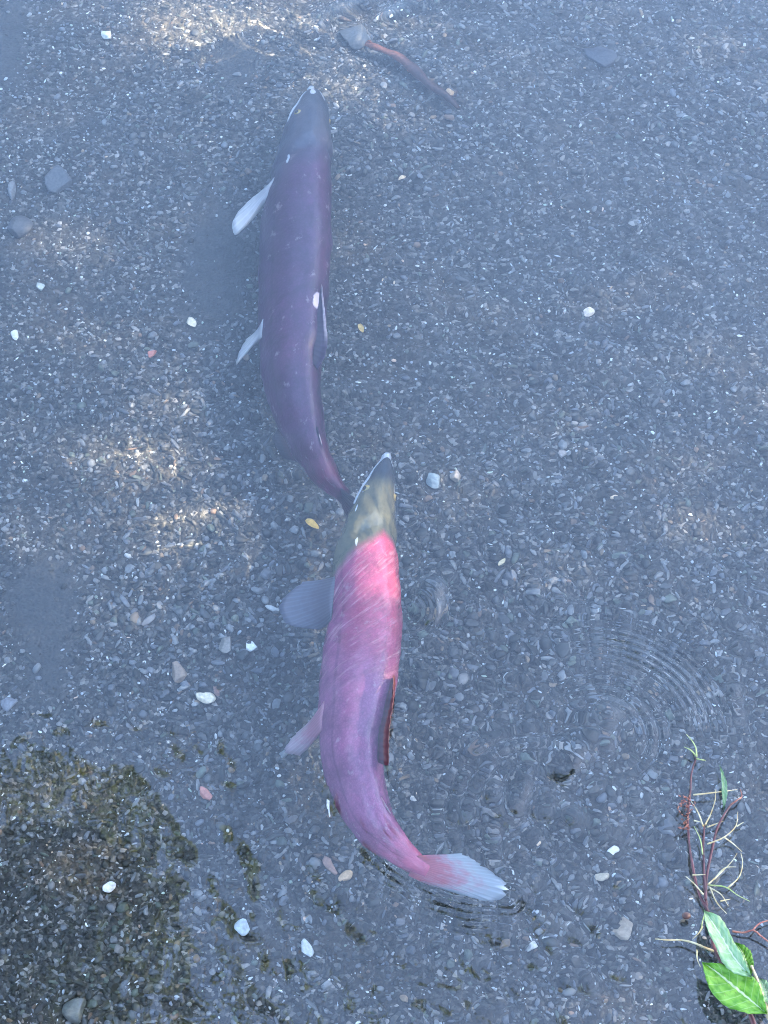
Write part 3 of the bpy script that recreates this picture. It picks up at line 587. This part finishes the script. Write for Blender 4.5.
def leaf(name, mid, left, right, m, dz=0.0, lift=.006, wav=.0012, parent=None):
    """leaf from its midrib and two edge lines, all from base to tip"""
    nu, nv = 22, 9
    Mi, Le, Ri = (spline([tuple(sp(*p, dz=dz + o_)) for p in q], nu) for q, o_ in ((mid, 0), (left, lift), (right, lift)))
    v, uv = [], []
    for i in range(nu):
        for j in range(nv):
            t = j / (nv - 1) * 2 - 1; E = Le[i] if t < 0 else Ri[i]; p = Mi[i] * (1 - abs(t)) + E * abs(t)
            p = p + np.array([0, 0, wav * math.sin(i * 1.15 + (1 if t < 0 else 0)) * abs(t) + .0012 * math.sin(i * 2.9 + j)]) ; v.append(Vector(p)); uv.append((i / (nu - 1), j / (nv - 1)))
    k = len(v); v2 = v + [p - Vector((0, 0, .0006)) for p in v]; fc = []
    for i in range(nu - 1):
        for j in range(nv - 1):
            a = i * nv + j; q = (a, a + 1, a + nv + 1, a + nv); fc += [q, tuple(k + x for x in reversed(q))]
    rim = list(range(nv)) + [i * nv + nv - 1 for i in range(1, nu)] + [(nu - 1) * nv + j for j in range(nv - 2, -1, -1)] + [i * nv for i in range(nu - 2, 0, -1)]
    for a, b in zip(rim, rim[1:] + rim[:1]): fc.append((b, a, k + a, k + b))
    return link(name, mesh(name, local(root, v2), fc, True, uv + uv), m, parent or root)
leaf('leaf', [(628, 868), (570, 800), (530, 735), (495, 680), (464, 634)], [(628, 868), (548, 838), (500, 750), (472, 690), (464, 634)], [(628, 868), (606, 810), (560, 730), (520, 660), (464, 634)], m_lp, .018, .004)
leaf('leaf', [(680, 990), (620, 940), (560, 890), (510, 848), (458, 812)], [(680, 990), (600, 985), (515, 945), (478, 890), (458, 812)], [(680, 990), (668, 930), (632, 862), (555, 826), (458, 812)], m_lg, .012, .006)
leaf('leaf', [(626, 862), (612, 820), (598, 785), (572, 744)], [(626, 862), (590, 836), (574, 790), (572, 744)], [(626, 862), (634, 815), (616, 766), (572, 744)], m_lg, .006, .004)
leaf('leaf', [(690, 960), (680, 930), (668, 895), (655, 868)], [(690, 960), (660, 935), (650, 900), (655, 868)], [(690, 960), (700, 920), (682, 880), (655, 868)], m_lp, .010, .003)
leaf('leaf', [(532, 292), (536, 240), (534, 190), (518, 140)], [(532, 292), (526, 240), (524, 190), (518, 140)], [(532, 292), (544, 240), (540, 190), (518, 140)], m_lp, .004, .001)
stalk('stem', [(690, 1010), (664, 930), (640, 860), (626, 826)], .0042, .0022, m_straw, 8, .012)
m_bud = stalk_mat('bud_brown', (.05, .02, .015), (.09, .04, .03))
v, f = ico(2); c_ = sp(404, 655); link('bud', mesh('bud', local(root, [c_ + Vector((p.x * .005, p.y * .004, p.z * .004)) for p in v]), f), m_bud, root)

# ------------------------------------------------------------------ sunken twig
m_twig, n = mat('twig_bark'); g_ = N(n, 'ShaderNodeNewGeometry').outputs['Position']
uvx = N(n, 'ShaderNodeSeparateXYZ'); L(n, g_, uvx.inputs[0]); xa = under(372, 46).x; xb = under(452, 100).x
c = ramp(n, mth(n, 'DIVIDE', mth(n, 'SUBTRACT', uvx.outputs[0], xa), xb - xa), [(0, (.22, .085, .055)), (.35, (.20, .085, .06)), (.55, (.065, .035, .035)), (1, (.05, .028, .025))])
nz = noise(n, g_, 180, 5); c = mix(n, .8, c, ramp(n, nz, [(.3, (.5, .5, .5)), (.7, (1.4, 1.3, 1.2))]), 'MULTIPLY'); out(n, principled(n, c, .6, Normal=bump(n, nz, .6, .002)))
tw = thing('sunken_twig', 'curved reddish-brown twig lying under water near the top', 'twig', tuple(under(412, 74, BED + .02)))
q = spline([tuple(under(x, y, BED + .022)) for x, y in [(364, 43), (376, 47), (395, 55), (412, 68), (428, 84), (446, 97), (458, 108)]], 30)
v, f = tube(q, list(np.interp(np.linspace(0, 1, 30), [0, .08, .3, .6, .85, 1], [.003, .007, .0095, .0095, .0075, .0035])), 9); link('branch', mesh('branch', local(tw, v), f), m_twig, tw)
v, f = tube([under(374, 46, BED + .022), under(369, 41, BED + .028), under(366, 41, BED + .03)], [.003, .002, .001], 6); link('twig_stub', mesh('twig_stub', local(tw, v), f), m_twig, tw)
v, f = tube([under(448, 98, BED + .022), under(455, 97, BED + .026), under(457, 91, BED + .03)], [.003, .0022, .001], 6); link('twig_stub', mesh('twig_stub', local(tw, v), f), m_twig, tw)

# ------------------------------------------------------------------ stones that stand out, each a thing of its own
def big(px, py, w_, h_, col, label, ang=0, cut=6, name='stone', cat='stone', flat=.5, rg=.10, seed=None):
    """w_, h_: apparent size in pixels"""
    p = under(px, py, BED); p.z = float(bed_z(np.array(p.x), np.array(p.y))); k = pxm(px, py)
    a, b = w_ * k, h_ * k * 1.12; hh = flat * min(a, b)
    me = stone_mesh(name, 3, (a * 1.12, b * 1.12, hh), rg, seed or int(px * 7 + py), cut + 2, True); me.materials.append(m_stone)
    o = link(name, me, None, None, (p.x, p.y, p.z + hh * .28 + .002)); o.rotation_euler = (random.uniform(-.12, .12), random.uniform(-.12, .12), R(ang)); o.color = (*col, 1)
    return tag(o, label, cat)
big(251, 648, 14, 13, (.80, .80, .76), 'small bright white stone left of the red salmon\'s pectoral fin', 20)
big(207, 700, 19, 14, (.72, .64, .48), 'cream stone beside a small brown one, left of the pelvic fin', -10)
big(217, 692, 9, 14, (.24, .15, .12), 'brown stone touching the cream stone at its upper right', 10)
big(178, 676, 14, 22, (.26, .20, .15), 'tan elongated stone above and left of the cream stone', 25)
big(226, 645, 17, 20, (.24, .22, .19), 'dull grey-tan flat stone left of the bright white stone', 10)
big(59, 182, 36, 30, (.085, .093, .10), 'large flat grey stone at the upper left, round-edged', 30, 7, flat=.25)
big(355, 38, 28, 30, (.08, .088, .09), 'flat grey stone at the pointed left end of the sunken twig', 10, 6, flat=.28)
big(600, 57, 34, 24, (.06, .07, .085), 'flat dark slate stone near the top right', -35, 6, flat=.25)
big(623, 929, 17, 24, (.36, .29, .21), 'tan four-sided slab of stone left of the leafy sprig', -22, 4, flat=.3, seed=5)
big(532, 947, 14, 10, (.62, .60, .55), 'small white angular stone below the red salmon\'s tail', 20)
big(450, 97, 10, 14, (.46, .32, .19), 'orange-tan stone against the dark right end of the sunken twig', 10)
big(108, 37, 14, 13, (.74, .72, .62), 'pale cream stone near the top left corner', 0)
big(76, 1009, 27, 24, (.15, .16, .15), 'round grey stone at the bottom left among dark reflections', 0, 4, flat=.45)
big(110, 888, 14, 11, (.66, .70, .74), 'white stone inside the dark tree reflection, lower left', 15)
big(243, 927, 14, 13, (.52, .60, .64), 'pale bluish stone near the bottom, right of the tree reflection', 0)
big(307, 951, 11, 18, (.58, .60, .58), 'white oblong stone near the bottom centre', 25)
big(205, 796, 11, 17, (.52, .22, .17), 'pink-red pebble above the dark reflection at lower left', 30)
big(152, 352, 10, 10, (.50, .19, .14), 'red-orange pebble between the left edge and the purple salmon', 0)
big(190, 320, 15, 7, (.72, .62, .45), 'cream sliver of stone left of the purple salmon', -55)
big(588, 315, 15, 9, (.66, .58, .48), 'cream-white chipped stone right of centre in the upper half', 40)
big(456, 476, 14, 15, (.44, .36, .28), 'tan blocky stone to the right of the red salmon\'s snout', 10)
big(434, 481, 13, 15, (.34, .38, .37), 'pale grey-green stone right beside the red salmon\'s snout', 10)
big(330, 808, 6, 20, (.80, .82, .82), 'thin white upright sliver left of the red salmon\'s narrow tail stem', 0, 5)
big(345, 880, 20, 9, (.58, .40, .24), 'orange-tan curved stone below the bend of the red salmon', 25)
big(328, 868, 13, 20, (.30, .19, .15), 'reddish-brown flat stone below the bend of the red salmon', 30, 6, flat=.3)
big(602, 876, 17, 8, (.52, .44, .32), 'tan sliver pair of stone, half-way between tail and sprig', 5)
big(612, 849, 7, 12, (.82, .82, .78), 'small white chip above the tan sliver, right of the tail', 0)
big(18, 227, 26, 24, (.075, .08, .085), 'rounded dark grey stone at the left edge of the frame, upper part', 0, 3, flat=.5)
big(12, 190, 9, 26, (.16, .165, .165), 'narrow upright grey stone at the left edge above the rounded one', 5, 4)
big(10, 704, 17, 17, (.19, .20, .22), 'flat bluish grey stone at the left edge below the middle', 0, 5, flat=.3)
big(40, 285, 12, 10, (.5, .52, .46), 'pale grey-green pebble below the rounded stone at left', 0)
big(14, 333, 8, 14, (.62, .63, .60), 'whitish upright pebble at the left edge', 0)
big(563, 455, 13, 12, (.30, .27, .25), 'dull pinkish stone in the open gravel right of the red snout', 0)
def scrap(px, py, w_, h_, ang, col, label):
    p = under(px, py, BED); p.z = float(bed_z(np.array(p.x), np.array(p.y))) + .008; k = pxm(px, py); v, f = [], []
    for i in range(9):
        t = i / 8; hw = math.sin(math.pi * (.08 + .88 * t)) ** .8 * h_ * k / 2
        for s_ in (-1, 0, 1): v.append(Vector(((t - .5) * w_ * k, s_ * hw, .0014 * math.sin(t * 5) + abs(s_) * .0018)))
    n0 = len(v); v += [p_ - Vector((0, 0, .0006)) for p_ in v]
    for i in range(8):
        for j in range(2): a = i * 3 + j; q_ = (a, a + 3, a + 4, a + 1); f += [tuple(reversed(q_)), tuple(n0 + x for x in q_)]
    o = link('leaf_scrap', mesh('leaf_scrap', v, f), m_stone, None, p); o.rotation_euler = (0, 0, R(ang)); o.color = (*col, 1); tag(o, label, 'leaf')
scrap(312, 527, 14, 7, -38, (.70, .45, .10), 'yellow leaf scrap on the gravel left of the red salmon\'s head')
scrap(361, 327, 12, 6, -70, (.62, .42, .14), 'yellow leaf scrap just right of the purple salmon\'s dorsal fin')
scrap(502, 565, 13, 6, 52, (.62, .52, .32), 'buff leaf scrap in the gravel right of the red salmon\'s shoulder')
scrap(402, 180, 10, 5, 20, (.60, .45, .28), 'straw leaf scrap to the right of the purple salmon\'s head')

# larger pebbles of the bed, each a part of it
rp = np.random.default_rng(77); shp = [stone_mesh('pebble', 1, (a, b, h), rg, 90 + i, cut, True) for i, (a, b, h, cut, rg) in enumerate(shapes)]
for q_ in shp: q_.materials.append(m_stone)
for i in range(285):
    px, py = rp.uniform(-5, 773), rp.uniform(-5, 1029)
    if py < 350 and rp.random() < .45: py = rp.uniform(350, 1024)
    p = under(px, py, BED); p.z = float(bed_z(np.array(p.x), np.array(p.y))); sz = rp.uniform(8, 10.5 + 4.5 * (py > 620)) * pxm(px, py) / 1.05
    o = link('pebble', shp[rp.choice(8, p=[.2, .14, .2, .08, .12, .02, .16, .08])], None, bed, p + Vector((0, 0, sz * .12))); o.scale = (sz,) * 3
    o.rotation_euler = (rp.normal(0, .2), rp.normal(0, .2), rp.uniform(0, 6.28)); tq = pick_tone(rp, 1, .4)[0] * 1.15; tq = tq * min(1, (.5 if rp.random() < .04 else .22) / tq.max()); o.color = (*tq, 1)

# ------------------------------------------------------------------ trees: one hangs over the near bank (seen mirrored in the water), one unseen on the right, its crown shaped to dapple the sun
m_tl = leaf_mat('tree_leaf', (.060, .100, .020), (.12, .16, .040), None, .45, .5); m_bark = stalk_mat('bark', (.06, .045, .035), (.12, .10, .08), 14)
def leaves(name, P, size, parent, m, seed):
    r = np.random.default_rng(seed); n_ = len(P); P = np.asarray(P)
    d = r.normal(0, 1, (n_, 3)); d[:, 2] -= .5; d /= np.linalg.norm(d, axis=1)[:, None]; u = np.cross(d, r.normal(0, 1, (n_, 3))); u /= np.linalg.norm(u, axis=1)[:, None]; w_ = np.cross(d, u)
    s_ = size * r.uniform(.6, 1.3, n_)[:, None]
    V = np.stack([P, P + d * s_ * .35 + u * s_ * .24 + w_ * s_ * .05, P + d * s_ + w_ * s_ * -.06, P + d * s_ * .35 - u * s_ * .24 + w_ * s_ * .05, P + d * s_ * .5], 1) - np.array(parent.location)
    b = (np.arange(n_) * 5)[:, None, None]; F = (b + np.array([[0, 1, 4], [1, 2, 4], [2, 3, 4], [3, 0, 4]])).reshape(-1, 3)
    o = link(name, fast_mesh(name, V.reshape(-1, 3), F, False), m, parent); o['kind'] = 'stuff'; return o
def limb(parent, pts, r0, r1, name='limb'):
    q = spline([tuple(p) for p in pts], 8 * len(pts)); v, f = tube(q, list(np.linspace(r0, r1, len(q))), 9); return link(name, mesh(name, local(parent, v), f), m_bark, parent)
near = thing('overhanging_tree', 'leafy tree on the near bank, mirrored as dark foliage at lower left', 'tree', (-1.7, -1.3, .25))
limb(near, [(-1.7, -1.3, .1), (-1.65, -1.25, 1.2), (-1.5, -1.0, 2.4), (-1.45, -.7, 4.2), (-1.4, -.5, 6)], .16, .04, 'trunk')
for tgt in ((-60, 900), (120, 930), (-120, 1150), (200, 1300), (600, 1250), (850, 1150), (380, 1180)):
    e_ = mir(*tgt, random.uniform(2.4, 3.0)); limb(near, [(-1.5, -1.0, 2.3), (Vector((-1.5, -1.0, 2.6)) * .5 + e_ * .5) + Vector((0, 0, .25)), e_], .035, .006)
rt = np.random.default_rng(5); P = []
def inpoly(px, py, poly):
    c_ = False; j = len(poly) - 1
    for i in range(len(poly)):
        if (poly[i][1] > py) != (poly[j][1] > py) and px < (poly[j][0] - poly[i][0]) * (py - poly[i][1]) / (poly[j][1] - poly[i][1]) + poly[i][0]: c_ = not c_
        j = i
    return c_
SOLID = [(-320, 800), (-60, 812), (20, 838), (60, 850), (100, 858), (150, 870), (196, 892), (206, 925), (188, 952), (150, 968), (128, 985), (100, 1004), (84, 1030), (150, 1070), (230, 1090), (330, 1150), (1000, 1150), (1000, 1500), (-320, 1500)]
THIN = [(-320, 752), (0, 757), (70, 744), (130, 752), (165, 770), (165, 850), (205, 880), (215, 930), (190, 1030), (340, 1040), (440, 1000), (470, 1020), (560, 1120), (1000, 1130), (1000, 1170), (-320, 900)]
cl = [(rt.uniform(-320, 1000), rt.uniform(740, 1500)) for _ in range(2300)]
for cx, cy_ in cl:
    a_ = inpoly(cx, cy_, SOLID); b_ = inpoly(cx, cy_, THIN)
    if not a_ and not (b_ and rt.random() < .65): continue
    h_ = rt.uniform(2.1, 3.2)
    for _ in range(60 if a_ else 10):
        q_ = mir(cx + rt.normal(0, 13 if a_ else 9), cy_ + rt.normal(0, 13 if a_ else 9), h_ + rt.normal(0, .06)); P.append(tuple(q_))
leaves('crown', P, .078, near, m_tl, 8)
for px, y0, y1 in ((215, 872, 965), (152, 728, 860), (305, 762, 830), (308, 978, 1060), (226, 900, 975), (268, 880, 930), (160, 700, 760), (330, 985, 1060), (110, 735, 850), (45, 700, 800), (372, 960, 1050)):
    a_ = mir(px, y0, 2.3); k_ = a_.copy(); k_.z = 2.3 + (y1 - y0) * .0065
    b_ = k_ + Vector((random.uniform(-.05, .05), -.03, 0)); v, f = tube(spline([tuple(a_), tuple(a_ * .6 + b_ * .4 + Vector((.012, 0, 0))), tuple(b_)], 10), [.0015 + .0035 * i / 9 for i in range(10)], 5)
    link('hanging_twig', mesh('hanging_twig', local(near, v), f), m_bark, near)
right = thing('dapple_tree', 'unseen leafy tree at right, its crown shaped to dapple the sun on the water', 'tree', (6.2, 1.8, BED))
limb(right, [(6.2, 1.8, BED - .1), (6.15, 1.8, 1.5), (6.0, 1.75, 3.0), (5.9, 1.7, 5.5)], .2, .05, 'trunk')
CEN = at(384, 512) + SUND * 5.2; e1 = SUND.cross(Vector((0, 0, 1))).normalized(); e2 = e1.cross(SUND)
thw = math.asin(math.cos(R(SUN_EL)) / 1.333); OFF = Vector((SUND.x, SUND.y, 0)).normalized() * (.22 * math.tan(thw))
GAPS = [(172, 480, .10, .20, 1.0), (228, 25, .105, .105, 4.0), (140, 45, .08, .06, .6), (256, 660, .075, .15, 2.5), (120, 330, .12, .12, .35), (250, 735, .06, .05, .5),  # crown left open so sun patches land here; negative entries keep it closed
        (232, 250, .075, .26, -1.2), (300, 420, .06, .1, -.6)]
gw = [(under(a, b), c_, d_, k_) for a, b, c_, d_, k_ in GAPS]
def gap(x, y): return sum(k_ * math.exp(-((x - p.x) / c_) ** 2 - ((y - p.y) / d_) ** 2) for p, c_, d_, k_ in gw)
P = []
for ii in range(10400):
    a_, b_, d_ = -1.9 + 3.8 * ((ii % 100) + rt.random()) / 100, -1.0 + 2.0 * ((ii // 100 % 52) + rt.random()) / 52, rt.normal(0, .35)
    c_ = CEN + e1 * a_ + e2 * b_ + SUND * d_; h_ = c_ - SUND * (c_.z / SUND.z) - OFF
    if rt.random() < gap(h_.x, h_.y) * 1.3 - .0: continue
    for _ in range(4): P.append(tuple(c_ + Vector(rt.normal(0, .05, 3))))
leaves('crown', P, .082, right, m_tl, 9)
for k_ in range(7):
    e_ = CEN + e1 * (-1.6 + .53 * k_) + e2 * random.uniform(-.5, .6); limb(right, [(6.0, 1.75, 2.6), (Vector((6, 1.75, 3.2)) + e_) / 2 + Vector((0, 0, .2)), e_], .04, .006)
